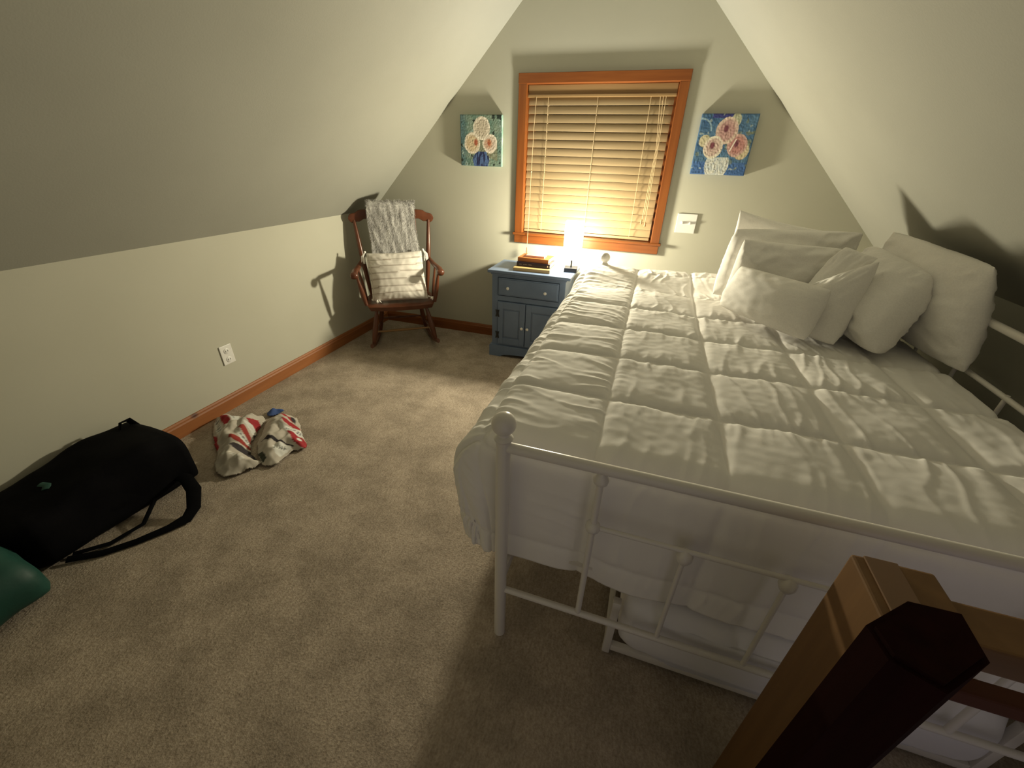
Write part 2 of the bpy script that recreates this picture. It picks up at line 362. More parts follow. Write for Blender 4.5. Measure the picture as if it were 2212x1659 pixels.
def paint_blue(u, v):
    n1 = nse(u * 4, v * 5, 31); n2 = nse(u * 15, v * 12, 33)
    c = lerp((.028, .085, .19), (.075, .16, .27), .5 + n1 + .5 * n2)
    if v < .22: c = lerp(c, (.045, .115, .33), .7)
    if v > .93 and .2 < u < .6: c = (.03, .035, .17)
    if nse(u * 8, v * 9, 35) > .32: c = lerp(c, (.14, .18, .13), .7)
    if nse(u * 14, v * 14, 39) > .45: c = lerp(c, (.30, .36, .36), .7)
    if abs(v - .52) < .2 and .62 < u < .97 and nse(u * 9, v * 9, 41) > -.1: c = lerp(c, (.17, .19, .12), .6)
    if abs(blob(u, v, .02, .72, .2) - 1) < .07 and v > .72: c = (.22, .33, .42)
    q = blob(u, v, .62, .90, .09, .8)
    if q < 1: c = (.38, .39, .28)
    if blob(u, v, .84, .41, .13, .9) < 1: c = (.50, .42, .28)
    if blob(u, v, .14, .56, .10) < 1: c = (.48, .44, .30)
    # white vase
    w_ = .17 + .05 * math.sin(min(1, v / .30) * PI * .9)
    if v < .30 and abs(u - .455) < w_:
        c = lerp((.45, .50, .52), (.60, .60, .54), .5 + n2)
        if nse(u * 40, v * 40, 5) > .35: c = (.25, .28, .33)
    for (cx, cy, r, pal) in ((.74, .50, .175, 1), (.50, .735, .20, 0), (.32, .46, .175, 2)):
        q = blob(u, v, cx, cy, r, .92) + .05 * nse(u * 9, v * 9, cx * 7)
        if q < 1:
            base = ((.44, .27, .25), (.42, .20, .18), (.50, .38, .33))[pal]; rim = ((.58, .46, .38), (.50, .33, .29), (.66, .61, .50))[pal]
            c = lerp(base, rim, sstep(.60, .92, q)); sp = math.sin(q * 15 + math.atan2(v - cy, u - cx) * 2)
            c = lerp(c, (.30, .14, .15), .35 * sstep(.2, 1, sp))
            d = blob(u, v, cx - .02, cy + .03, .045, .7)
            if d < 1.3: c = lerp(c, (.14, .035, .055), sstep(1.3, .6, d))
            if pal == 1 and abs(u - cx + .075 - (v - cy) * .35) < .012 and abs(v - cy) < .1: c = (.75, .66, .60)
    return c
def painting(label, x0, x1, z0, z1, fn, side):
    root = empty('canvas_painting', ((x0 + x1) / 2, -.002, z0)); tag(root, label, 'painting', 'flower paintings flanking the window')
    d = .030
    cb = B().box((x0, -d, z0), (x1, -.002, z1), .002).done('canvas', side); rel(cb, root)
    n = 150
    def P(u, v):
        return (x0 + (x1 - x0) * u, -d - .0006 - (.0012 * (1 + nse(u * 30, v * 30, 2)) if .01 < u < .99 and .01 < v < .99 else 0), z0 + (z1 - z0) * v)
    pf = grid_mesh('painted_flowers', n, n, P, M['paint'], None, fn); rel(pf, root)
    return root
side_t = noisy(mat('teal_canvas_edge', (.3, .5, .42), 0.5), ((.14, .27, .22), (.42, .60, .50)), (1, 1, 1), 18, 3)
side_b = noisy(mat('blue_canvas_edge', (.1, .2, .35), 0.5), ((.05, .10, .22), (.12, .22, .34)), (1, 1, 1), 18, 3)
painting('square painting of cream roses in a dark blue vase on teal, left of the window', .846, 1.166, 1.352, 1.674, paint_teal, side_t)
painting('square painting of pink roses in a white vase on blue, right of the window', 2.470, 2.790, 1.354, 1.683, paint_blue, side_b)

# ------------------------------------------------------------------ switch and outlet
sw = empty('light_switch', (2.515, -.001, .99)); tag(sw, 'white double toggle light switch plate on the wall below the blue painting', 'light switch')
rel(B().box((2.452, -.008, .988), (2.580, -.0005, 1.112), .003).done('cover_plate', M['plate']), sw)
for x in (2.490, 2.540):
    rel(B().box((x - .005, -.020, 1.046), (x + .005, -.008, 1.062), .002).done('toggle', M['plate']), sw)
ou = empty('wall_outlet', (.001, -1.645, .25)); tag(ou, 'white electrical outlet plate on the left knee wall', 'outlet')
rel(B().box((.0005, -1.682, .276), (.007, -1.606, .394), .003).done('cover_plate', M['plate']), ou)
for z in (.305, .358):
    rel(B().lathe((.0, -1.644, z), [(.017, .006), (.017, .009), (.015, .010)], 20, 'x').done('socket', M['plate'], smooth=True), ou)
    rel(B().box((.0095, -1.653, z - .005), (.0105, -1.650, z + .006)).box((.0095, -1.639, z - .005), (.0105, -1.636, z + .006)).done('slots', M['slot']), ou)

# ------------------------------------------------------------------ nightstand
ns = empty('nightstand', (1.51, -.22, 0)); tag(ns, 'slate blue painted wooden nightstand with one drawer and two doors', 'nightstand')
X0, X1, YF, YK, TOP = 1.230, 1.787, -.383, -.045, .690
q = B(); q.box((X0, YF + .012, .06), (X1, YK, TOP - .022), .002)
# face frame
for a, c in (((X0, YF, .09), (X0 + .045, YF + .02, TOP - .022)), ((X1 - .043, YF, .09), (X1, YF + .02, TOP - .022)), ((X0 + .045, YF, .640), (X1 - .043, YF + .02, TOP - .022)),
             ((X0 + .045, YF, .462), (X1 - .043, YF + .02, .500)), ((X0 + .045, YF, .09), (X1 - .043, YF + .02, .108))): q.box(a, c, .0015)
q.box((X0 - .008, YF - .010, TOP - .034), (X1 + .008, YK, TOP - .022), .004)
rel(q.done('body', M['blue']), ns)
rel(B().box((1.198, -.402, TOP - .022), (1.822, -.030, TOP), .006, 3).done('top', M['blue']), ns)
pl = B()
arch = [(1.212, 0)] + [(1.30, 0)] + [(1.30 + .4 * t / 12 + .0, .012 + .018 * math.sin(PI * t / 12)) for t in range(1, 12)] + [(1.72, 0), (1.805, 0), (1.805, .088), (1.799, .096), (1.218, .096), (1.212, .088)]
pl.prism(arch, 'y', -.400, -.382)
pl.box((1.212, -.382, 0), (1.228, -.04, .092), .002); pl.box((1.789, -.382, 0), (1.805, -.04, .092), .002)
rel(pl.done('plinth', M['blue']), ns)
dr = B().box((1.281, YF - .008, .506), (1.741, YF + .012, .636), .003).box((1.287, YF - .012, .513), (1.735, YF - .006, .629), .004).done('drawer', M['blue']); rel(dr, ns)
def knob(x, z, par):
    o = B().lathe((x, YF - .012, z), [(.004, 0), (.004, -.010), (.010, -.014), (.0115, -.019), (.009, -.024), (.003, -.026)], 18, 'y').done('knob', M['knob'], smooth=True)
    o.parent = par; return o
knob(1.363, .568, dr); knob(1.648, .563, dr)
for (a, c, kx, hx) in ((1.281, 1.500, 1.481, 1.2795), (1.506, 1.741, 1.526, 1.7425)):
    d = B(); d.box((a, YF - .008, .112), (c, YF + .012, .456), .003)
    # frame and raised panel
    for p0, p1 in (((a, YF - .014, .112), (a + .042, YF - .006, .456)), ((c - .042, YF - .014, .112), (c, YF - .006, .456)), ((a + .042, YF - .014, .112), (c - .042, YF - .006, .165)), ((a + .042, YF - .014, .403), (c - .042, YF - .006, .456))): d.box(p0, p1, .002)
    d.box((a + .052, YF - .013, .175), (c - .052, YF - .004, .393), .004)
    do = d.done('door', M['blue']); rel(do, ns); knob(kx, .268, do)
    for z in (.363, .186):
        h = B(); h.box((hx - .013, YF - .0165, z - .028), (hx + .013, YF - .0135, z + .028), .001)
        h = B(); 
        s_ = 1
        h.prism([(hx - .016, z - .028), (hx - .004, z - .028), (hx, z - .020), (hx + .004, z - .028), (hx + .016, z - .028), (hx + .010, z), (hx + .016, z + .028), (hx + .004, z + .028), (hx, z + .020), (hx - .004, z + .028), (hx - .016, z + .028), (hx - .010, z)], 'y', YF - .0170, YF - .0142)
        h.tube([(hx, YF - .017, z - .020), (hx, YF - .017, z + .020)], .003, 8)
        ho = h.done('hinge', M['black'], do); ho['label'] = 'black iron hinge'

# ------------------------------------------------------------------ lamp
LX, LY = 1.780, -.195
lp = empty('table_lamp', (LX, LY, TOP)); tag(lp, 'small lamp with a tall square white shade glowing on the nightstand', 'lamp')
rz = math.radians(6)
def turned(o, root, ang=rz, about=(LX, LY)):
    """bake a turn about a vertical axis into the mesh"""
    mx = Matrix.Translation((about[0], about[1], 0)) @ Matrix.Rotation(ang, 4, 'Z') @ Matrix.Translation((-about[0], -about[1], 0))
    o.data.transform(mx); rel(o, root); return o
turned(B().box((LX - .046, LY - .046, TOP), (LX + .046, LY + .046, TOP + .030), .002).done('base', M['black']), lp)
turned(B().tube([(LX, LY, TOP + .03), (LX, LY, TOP + .20)], .0055, 12).done('stem', M['black'], smooth=True), lp)
sb = B(); hw = .0615; z0, z1 = .783, 1.035; th = .0015
for sx, sy in ((1, 0), (-1, 0), (0, 1), (0, -1)):
    if sx: sb.box((LX + sx * hw - th, LY - hw, z0), (LX + sx * hw + th, LY + hw, z1))
    else: sb.box((LX - hw + th, LY + sy * hw - th, z0), (LX + hw - th, LY + sy * hw + th, z1))
turned(sb.done('lamp_shade', M['shade']), lp)
sp = B(); sp.tube([(LX - hw, LY, .9), (LX + hw, LY, .9)], .0015, 6); sp.tube([(LX, LY - hw, .9), (LX, LY + hw, .9)], .0015, 6)
turned(sp.done('shade_spider', M['black']), lp)
ld = bpy.data.lights.new('bulb', 'POINT'); ld.energy = BULB_W; ld.color = LAMP_COL; ld.shadow_soft_size = .045
ld.use_nodes = True; le = ld.node_tree.nodes['Emission']; lf = ld.node_tree.nodes.new('ShaderNodeLightFalloff')
lf.inputs['Strength'].default_value = 1.0; lf.inputs['Smooth'].default_value = .42; ld.node_tree.links.new(lf.outputs['Quadratic'], le.inputs['Strength'])
lo = bpy.data.objects.new('bulb', ld); COL.objects.link(lo); lo.location = (LX, LY, .945); lo.parent = lp; lo.matrix_parent_inverse = Matrix.Translation(lp.location).inverted()

# ------------------------------------------------------------------ books
def book(label, cx, cy, w_, d_, z, h, ang, cover, title=0, hard=.0025):
    root = empty('book', (cx, cy, z), ang); tag(root, label, 'book', 'books stacked on the nightstand')
    c = B(); c.box((-w_ / 2, -d_ / 2, 0), (w_ / 2, d_ / 2, hard), .0008); c.box((-w_ / 2, -d_ / 2, h - hard), (w_ / 2, d_ / 2, h), .0008)
    c.box((-w_ / 2, -d_ / 2, hard), (w_ / 2, -d_ / 2 + .003, h - hard))
    c.done('cover', cover, root)
    p = B().box((-w_ / 2 + .004, -d_ / 2 + .003, hard), (w_ / 2 - .004, d_ / 2 - .004, h - hard)).done('pages', M['pages'], root)
    if title:
        t = B()
        random.seed(title)
        x = -w_ * .42
        for wd in (4, 0, 6, 0, 5):
            for j in range(wd):
                t.box((x, -d_ / 2 - .0006, h * .42), (x + .0028, -d_ / 2 + .0002, h * .42 + .003 + .002 * random.random())); x += .0048
            x += .006
        t.done('spine_lettering', M['print'], root)
        B().box((w_ * .42, -d_ / 2 - .0006, h * .28), (w_ * .42 + .008, -d_ / 2 + .0002, h * .70), .0002).done('spine_emblem', M['pages'], root)
    return root
zb = TOP
book('wide tan book at the bottom of the nightstand stack', 1.513, -.246, .272, .205, zb, .0235, math.radians(3), M['bk_tan']); zb += .0240
book('thick black book with pale spine lettering, second from the bottom of the stack', 1.517, -.222, .252, .150, zb, .0300, math.radians(0), M['bk_black'], 3); zb += .0305
book('russet brown book lying third up in the stack', 1.512, -.200, .236, .160, zb, .0285, math.radians(-2), M['bk_brown']); zb += .0290
book('small pink and white notebook on top of the book stack', 1.515, -.200, .140, .105, zb, .0140, math.radians(1), M['bk_pink'])

# ------------------------------------------------------------------ daybed frame
bed = empty('daybed_frame', (2.735, -1.455, 0)); tag(bed, 'white metal daybed frame with ball finials along the right wall', 'bed')
XA, XB, YA, YBk = 2.042, 3.430, -2.4646, -.4446
wm = M['white_metal']
def bp_(name, b_, par=None):
    o = b_.done(name, wm, smooth=True); o.parent = par or bed
    if not par: o.matrix_parent_inverse = Matrix.Translation(bed.location).inverted()
    return o
for y in (YA, YBk):
    for x in (XA, XB):
        zt = .815
        p = bp_('post', B().tube([(x, y, 0), (x, y, zt)], .0185, 24))
        f = B().lathe((x, y, 0), [(.0185, zt - .004), (.023, zt), (.0245, zt + .005), (.021, zt + .010), (.0165, zt + .014), (.0155, zt + .022)], 28)
        f.sphere((x, y, zt + .046), .0305, seg=32)
        bp_('finial', f, p)
    bp_('top_rail', B().tube([(XA, y, .793), (XB, y, .793)], .0140, 20))
    bp_('bottom_rail', B().tube([(XA, y, .235), (XB, y, .235)], .0100, 16))
    bp_('middle_rail', B().tube([(2.287, y, .602), (3.185, y, .602)], .0065, 14))
    for x in (2.287, 3.185):
        s_ = B().tube([(x, y, .235), (x, y, .79)], .0085, 14)
        s_.lathe((x, y, 0), [(.009, .745), (.017, .752), (.019, .762), (.013, .774), (.009, .782)], 20)
        s_.lathe((x, y, 0), [(.009, .585), (.017, .592), (.0195, .602), (.017, .612), (.009, .619)], 20)
        bp_('spindle', s_)
    for x in (2.512, 2.735, 2.960):
        s_ = B().tube([(x, y, .235), (x, y, .60)], .0065, 12)
        s_.lathe((x, y, 0), [(.007, .560), (.014, .566), (.019, .578), (.019, .590), (.014, .600), (.007, .606)], 20)
        bp_('spindle', s_)
bp_('side_rail', B().box((XA - .012, YA, .27), (XA + .012, YBk, .31), .003))
bp_('side_rail', B().box((XB - .012, YA, .27), (XB + .012, YBk, .31), .003))
def arch_y(z0, rise): return [(XB + .012, YA + (YBk - YA) * t / 24, z0 + rise * math.sin(PI * t / 24)) for t in range(25)]
bp_('back_rail', B().tube(arch_y(.945, .03), .0130, 16)); bp_('back_rail', B().tube(arch_y(.775, .03), .0085, 14))
for i in range(1, 8):
    y = YA + (YBk - YA) * i / 8
    bp_('back_spindle', B().tube([(XB + .012, y, .30), (XB + .012, y, .785 + .03 * math.sin(PI * i / 8))], .0065, 12))
bp_('slat_deck', B().box((XA + .02, YA + .06, .36), (XB - .02, YBk - .03, .372)))
mt = B().box((XA + .045, YA + .075, .373), (XB - .050, YBk - .035, .705), .05, 4).done('mattress', M['trundle'], smooth=True)
tag(mt, 'thick white mattress on the daybed hidden under the comforter', 'mattress')

# trundle under the bed
tr = empty('trundle_frame', (2.9, -1.5, 0)); tag(tr, 'low white metal trundle frame on the carpet under the daybed', 'bed frame')
def tp(name, b_): o = b_.done(name, wm, smooth=True); o.parent = tr; o.matrix_parent_inverse = Matrix.Translation(tr.location).inverted()
for x in (2.395, 3.36):
    for y in (-2.405, -.60): tp('leg', B().box((x - .012, y - .012, 0), (x + .012, y + .012, .262), .003))
for y in (-2.405, -.60): tp('end_rail', B().box((2.407, y - .010, .018), (3.348, y + .010, .046), .003))
for x in (2.395, 3.36): tp('side_rail', B().box((x - .010, -2.393, .018), (x + .010, -.612, .046), .003))
# bedding on the trundle
def bedding(u, v):
    # wrapped rounded block, u around the section in x-z, v along y
    x0, x1, za, zb_ = 2.415, 3.345, .020, .318
    yy = -2.425 + v * 1.84
    a = 2 * PI * u; n = 5.0
    ca, sa = math.cos(a), math.sin(a)
    cx, cz, rx, rz_ = (x0 + x1) / 2, (za + zb_) / 2, (x1 - x0) / 2, (zb_ - za) / 2
    x = cx + rx * math.copysign(abs(ca) ** (2 / n), ca); z = cz + rz_ * math.copysign(abs(sa) ** (2 / n), sa)
    e = min(v, 1 - v) * 1.84; k = sstep(0, .05, e) ** .5
    x = cx + (x - cx) * (.93 + .07 * k); z = cz + (z - cz) * (.60 + .40 * k)
    bl_ = sstep(2.46, 2.60, x); yy -= .008 * bl_ * (1 - v) + .010 * nse(x * 5, z * 9, 4) + .008 * nse(x * 14, z * 20, 6) + .006 * ridge(x * 9, z * 5, 9)
    yy = max(yy, -2.440)
    z += .008 * nse(x * 7, yy * 7, 1) * k
    return (x, yy, max(z, .047 - .034 * bl_ * (1 if v < .04 else 0)))
tb = grid_mesh('folded_bedding', 260, 100, bedding, M['trundle'], closed_u=True)
bm = bmesh.new(); bm.from_mesh(tb.data); bmesh.ops.holes_fill(bm, edges=[e for e in bm.edges if e.is_boundary], sides=0)
bmesh.ops.recalc_face_normals(bm, faces=bm.faces[:]); bm.to_mesh(tb.data); bm.free()
for p in tb.data.polygons: p.use_smooth = True
tag(tb, 'white bedding piled on the low trundle under the foot of the daybed', 'bedding')

# ------------------------------------------------------------------ comforter
CX0, CX1, CY0, CY1, CZ = 2.005, 3.425, -2.345, -.425, .768
HX, HY = .47, .475        # overhang lengths to the left and at the near end
def seamf(t, base, pitch):
    f = ((t - base) / pitch) % 1.0; return min(f, 1 - f) * pitch          # distance to nearest seam
def comf(gx, gy):
    ix, iy = max(CX0, min(CX1, gx)), max(CY0, min(CY1, gy))
    a, b_ = CX0 - gx, CY0 - gy
    A, B_ = max(0, a), max(0, b_)
    d = max(A, B_)
    if d > 0:
        ang = (PI / 2) * (B_ / (A + B_)); dx, dy = -math.cos(ang), -math.sin(ang)
    else: dx = dy = 0
    r = .085 if dx < dy else .075
    r = .060 + .050 * abs(dx)
    if d < r * PI / 2: out, drop = r * math.sin(d / r), r * (1 - math.cos(d / r))
    else: out, drop = r + .02 * abs(dx) * math.sin(min(1, (d - r * 1.57) / .3) * PI), r + (d - r * PI / 2)
    # puffs between the quilting seams
    sx = seamf(gx, 2.262, .3125); sy = seamf(gy, -2.112, .3125)
    if gy > -.9: sy = max(sy, .02)
    px = 1 - math.exp(-sx / .016); py = 1 - math.exp(-sy / .016)
    puff = .013 * px * py + .004 * math.sin(PI * min(1, sx / .156) * .5) * math.sin(PI * min(1, sy / .156) * .5)
    # gathers running away from the seams
    wy = math.exp(-sy / .075) * .9 + .25; wx = math.exp(-sx / .075) * .9 + .2
    lft = sstep(2.35, 2.15, gx)
    cell = math.floor((gx - 2.262) / .3125) * 7.3 + math.floor((gy + 2.112) / .3125) * 3.1
    def rd(x, y, z): return max(0, 1 - 3.6 * abs(nse(x, y, z)))
    g1 = rd(gx * 15 + gy * 2.2 * math.sin(cell) + .8 * nse(gx * 5, gy * 5, 8), gy * 2.6, cell) * wy * (1 - .75 * lft)
    g2 = rd(gx * 2.6, gy * 15 + gx * 3.5 + .8 * nse(gx * 5, gy * 5, 18), cell + 7) * wx * (.15 + .85 * lft)
    g4 = rd(gx * 27 + gy * 3 * math.cos(cell), gy * 5, cell + 3) * math.exp(-sy / .05) * (1 - .6 * lft) + rd(gx * 5, gy * 27 + gx * 4, cell + 5) * math.exp(-sx / .05) * lft
    wr = .0072 * (g1 ** 1.3 + g2 ** 1.3) + .0035 * g4 + .005 * nse(gx * 6, gy * 6, 3) + .0012 * nse(gx * 34, gy * 34, 5)
    wr *= .35 + .65 * min(1, (sx + .01) / .03) * min(1, (sy + .01) / .03)
    far = sstep(-.62, -.49, gy); rt = sstep(3.375, 3.425, gx)
    h = puff + wr + .010 * nse(gx * 2, gy * 2, 20)
    z = CZ - drop + .034 * sstep(-.80, -.52, gy) - .03 * sstep(-.44, -.425, gy) - .05 * rt ** 2
    n = Vector((0, 0, 1))
    if d > 0:
        t = min(1, d / (r * PI / 2)) * PI / 2
        n = Vector((dx * math.sin(t), dy * math.sin(t), math.cos(t)))
    hang = max(0, drop - .12)
    fold = hang * (.10 * nse(gx * 5.5, gy * 1.2 if A > B_ else 3, 40) if B_ > A else .07 * nse(2, gy * 4.5, 41))
    k = .7 if (B_ > A and d > r * 1.2) else 1.0
    P = Vector((ix + dx * out, iy + dy * out, z)) + n * (h * k) + Vector((dx, dy, 0)) * fold
    if B_ > 0 and A <= 0: P.y = max(P.y, -2.438)
    # corner of the comforter puffs out and then hangs
    if A > 0 and B_ > 0:
        c = 4 * (A * B_) / (A + B_) ** 2 * sstep(0, .2, d)
        P += Vector((dx * .045 * c * math.exp(-((drop - .1) / .12) ** 2), dy * .0, 0))
        if P.x > 2.018: P.y = max(P.y, -2.438)
        else: P.y = max(P.y, -2.47)
    if B_ > 0 and d > r:   # hem is pulled lower and looser toward the middle
        P.z += .02 * nse(gx * 4, 1, 50) * (d / HY)
    return P
nx, ny = 350, 430
gx0, gx1, gy0, gy1 = CX0 - HX, CX1, CY0 - HY, CY1
cf = grid_mesh('comforter', nx, ny, lambda u, v: comf(gx0 + (gx1 - gx0) * u, gy0 + (gy1 - gy0) * v), M['linen'])
sm = cf.modifiers.new('solid', 'SOLIDIFY'); sm.thickness = .012; sm.offset = -1
tag(cf, 'white quilted comforter spread over the daybed', 'comforter')

# ------------------------------------------------------------------ pillows
def pillow_mesh(BL, BR, TR, TL, th, seed=0, n=44, inset=.05, wr=.004, rnd=.075, name='pillow', colfn=None, m=None):
    BL, BR, TR, TL = map(Vector, (BL, BR, TR, TL))
    nrm = ((BR - BL).cross(TL - BL)).normalized()
    vs = []; fs = []; cols = []
    def pt(u, v, sgn):
        c_ = rnd * abs(u * v) ** 3; uu = u * (1 - inset * (1 - v * v) - c_); vv = v * (1 - (inset * (1.5 if v > 0 else .6)) * (1 - u * u) - c_)
        a, b_ = (uu + 1) / 2, (vv + 1) / 2
        P = BL * (1 - a) * (1 - b_) + BR * a * (1 - b_) + TR * a * b_ + TL * (1 - a) * b_
        e = max(0, (1 - u * u)) * max(0, (1 - v * v)); t = th * .68 * e ** .50
        ed = 1 - e
        w_ = wr * (2.2 * nse(u * 1.7 + seed, v * 1.7, sgn * 3) + nse(u * 5 + seed, v * 5, sgn * 3) + 1.3 * max(0, ridge(math.atan2(v, u) * 5 + seed, (u * u + v * v) * 1.2, seed)) ** 2 * ed) * min(1, e * 9)
        # plump belly sits low
        t *= 1 - .12 * v
        j = wr * 1.2 * nse(u * 9 + seed, v * 9, 70) * (1 - min(1, e * 4))
        return P + nrm * (sgn * (t + w_) + .5 * j)
    for sgn in (1, -1):
        for j in range(n + 1):
            for i in range(n + 1):
                # cosine spacing keeps the rounded rim smooth
                u = -math.cos(PI * i / n); v = -math.cos(PI * j / n); vs.append(pt(u, v, sgn))
                if colfn: cols.append(colfn(u, v))
    st = (n + 1) ** 2
    for j in range(n):
        for i in range(n):
            a = j * (n + 1) + i
            fs.append((a, a + 1, a + n + 2, a + n + 1)); fs.append((st + a, st + a + n + 1, st + a + n + 2, st + a + 1))
    me = bpy.data.meshes.new(name); me.from_pydata(vs, [], fs)
    if colfn:
        at = me.color_attributes.new('paint', 'FLOAT_COLOR', 'POINT')
        for k_, c in enumerate(cols): at.data[k_].color = (*c, 1)
    bm = bmesh.new(); bm.from_mesh(me); bmesh.ops.remove_doubles(bm, verts=bm.verts, dist=.0008); bmesh.ops.recalc_face_normals(bm, faces=bm.faces[:]); bm.to_mesh(me); bm.free()
    return link(name, me, m or M['linen2'], None, True)
PG = 'white pillows piled on the daybed'
def pillow(label, *a, **k):
    o = pillow_mesh(*a, **k); tag(o, label, 'pillow', PG); return o
pillow('white pillow farthest back on the bed, its pointed corner sticking up', (2.70, -.64, .80), (3.26, -.54, .80), (3.24, -.59, 1.12), (2.728, -.62, 1.205), .11, 1, rnd=0)
pillow('large white pillow with a gathered lit edge, behind the shaded pillow at the far end', (2.645, -.88, .800), (3.20, -.80, .80), (3.27, -.79, 1.165), (2.685, -.82, 1.145), .15, 2, wr=.011, inset=.03)
pillow('white pillow in shadow directly behind the small rectangular pillow', (2.68, -1.00, .800), (3.09, -1.02, .80), (3.13, -1.00, 1.115), (2.712, -.955, 1.118), .13, 3, wr=.008)
pillow('largest white pillow at the near right end, leaning on the back rail', (3.36, -.88, .800), (3.415, -1.575, .797), (3.395, -1.46, 1.157), (3.335, -.82, 1.185), .13, 4, wr=.007, inset=.03)
pillow('plump white pillow with creased lower corner, in front of the largest one', (3.13, -1.02, .800), (3.165, -1.535, .800), (3.315, -1.335, 1.097), (3.24, -.92, 1.14), .17, 5, wr=.009, rnd=.13)
pillow('white pillow with its lamp-lit corner peeking between the shaded and tilted pillows', (2.93, -1.13, .81), (3.10, -1.38, .81), (3.215, -1.14, 1.105), (3.085, -1.10, 1.14), .11, 6)
pillow('white square pillow tilted just behind the small rectangular pillow', (2.87, -1.17, .80), (3.055, -1.455, .80), (3.165, -1.255, 1.122), (2.985, -1.245, 1.00), .12, 7)
pillow('small rectangular white pillow at the very front of the pile', (2.662, -1.095, .815), (2.950, -1.475, .815), (3.000, -1.405, 1.016), (2.722, -1.03, 1.007), .12, 8, wr=.003, inset=.04)

# ------------------------------------------------------------------ rocking chair
TH = math.radians(34)
ch = empty('rocking_chair', (.56, -.59, 0), TH); tag(ch, 'brown wooden rocking chair in the corner beside the nightstand', 'rocking chair')
cm = M['chair']
def cp(name, b_, m=cm): return b_.done(name, m, ch, smooth=True)
def turnedleg(a, b_, r, prof, n=16, k=14):
    a, b_ = Vector(a), Vector(b_)
    pts = [a.lerp(b_, i / k) for i in range(k + 1)]; rad = [r * prof(i / k) for i in range(k + 1)]
    return B().tube(pts, rad, n)
legp = lambda t: .62 + .38 * math.sin(PI * min(1, t * 1.15)) + .12 * (1 if .42 < t < .50 else 0)
# rockers
for s_, nm in ((-1, 'l'), (1, 'r')):
    pts = []
    for i in range(17):
        t = i / 16; y = .0 + t * .56; z = .022 + .34 * (t - .52) ** 2 * .55 - .002
        pts.append(((s_ * (.262 - .075 * t)), y, z))
    cp('rocker', B().tube(pts, .019, 8, flat=(1.0, .75)))
# legs
for s_ in (-1, 1):
    cp('leg', turnedleg((s_ * .252, .085, .040), (s_ * .190, .130, .345), .021, legp))
    cp('leg', turnedleg((s_ * .198, .420, .035), (s_ * .150, .345, .345), .019, legp))
cp('stretcher', turnedleg((-.225, .100, .150), (.225, .100, .155), .011, legp), M['chair_pale'])
cp('stretcher', turnedleg((-.18, .39, .16), (.18, .39, .16), .010, legp))
for s_ in (-1, 1): cp('stretcher', turnedleg((s_ * .232, .10, .13), (s_ * .185, .395, .13), .009, legp))
# scooped seat
def seatf(u, v):
    pass
st = bmesh.new(); nu, nv = 28, 22; tops = {}; bots = {}
for j in range(nv + 1):
    for i in range(nu + 1):
        a, b_ = i / nu * 2 - 1, j / nv * 2 - 1
        # squircle mapping of the seat outline
        x_ = a * math.sqrt(1 - b_ * b_ / 2 * .55); y_ = b_ * math.sqrt(1 - a * a / 2 * .55)
        X = x_ * (.292 - .03 * (y_ + 1) / 2); Y = .235 + y_ * .205
        rr = max(abs(a), abs(b_))
        dish = -.020 * (1 - rr ** 2) ** .8 if rr < 1 else 0
        frontroll = -.010 * sstep(.6, 1, -b_)
        tops[i, j] = st.verts.new((X, Y, .385 + dish + frontroll - (.006 if rr > .97 else 0)))
        bots[i, j] = st.verts.new((X * .95, .235 + (Y - .235) * .95, .345 + frontroll))
for j in range(nv):
    for i in range(nu):
        st.faces.new((tops[i, j], tops[i + 1, j], tops[i + 1, j + 1], tops[i, j + 1])); st.faces.new((bots[i, j], bots[i, j + 1], bots[i + 1, j + 1], bots[i + 1, j]))
ring = [(i, 0) for i in range(nu)] + [(nu, j) for j in range(nv)] + [(i, nv) for i in range(nu, 0, -1)] + [(0, j) for j in range(nv, 0, -1)]
for k_ in range(len(ring)):
    a, b_ = ring[k_], ring[(k_ + 1) % len(ring)]; st.faces.new((tops[a], bots[a], bots[b_], tops[b_]))
q = B(); q.bm.free(); q.bm = st; cp('seat', q)
# back posts, spindles, crest
def back(x0, x1, r, nm, prof=lambda t: .75 + .45 * math.sin(PI * t)):
    a, b_ = Vector((x0, .395, .375)), Vector((x1, .425, .955)); k = 12
    pts = []
    for i in range(k + 1):
        t = i / k; p = a.lerp(b_, t); p.y -= .035 * math.sin(PI * t) ** 1.0; pts.append(p)
    cp(nm, B().tube(pts, [r * prof(i / k) for i in range(k + 1)], 12))
for s_ in (-1, 1): back(s_ * .232, s_ * .285, .0155, 'back_post')
for x in (-.16, -.095, -.032, .032, .095, .16): back(x * .95, x * 1.12, .008, 'spindle')
cr = []
nC = 40
def crest_z(t):   # top and bottom edge of the crest by horizontal fraction -1..1
    s_ = abs(t)
    top = 1.040 - .020 * s_ ** 2 - .030 * sstep(.72, .96, s_)
    bot = .948 - .012 * s_ + .020 * math.exp(-((s_ - .62) / .10) ** 2) * 1.2
    if s_ > .80:
        c = .970; r = .037; x = (s_ - .885) / .115; x = max(-1, min(1, x)); h = r * math.sqrt(max(0, 1 - max(0, x) ** 2)); top = max(min(top, c + .045), c + h) if x < .0 else c + h; bot = c - h
        if x < 0: bot = .936 + (.012 * -x)
    return bot, top
cb = bmesh.new(); rows = []
for i in range(nC + 1):
    t = math.sin((i / nC * 2 - 1) * PI / 2); X = t * .325; bo, to = crest_z(t)
    yb = .425 + .018 * (1 - t * t); hh = (to - bo) / 2; cz = (to + bo) / 2; row_ = []
    for k_ in range(12):
        a = 2 * PI * k_ / 12; ca, sa = math.cos(a), math.sin(a)
        row_.append(cb.verts.new((X, yb + .0125 * math.copysign(abs(ca) ** .6, ca), cz + max(.004, hh) * math.copysign(abs(sa) ** .6, sa))))
    rows.append(row_)
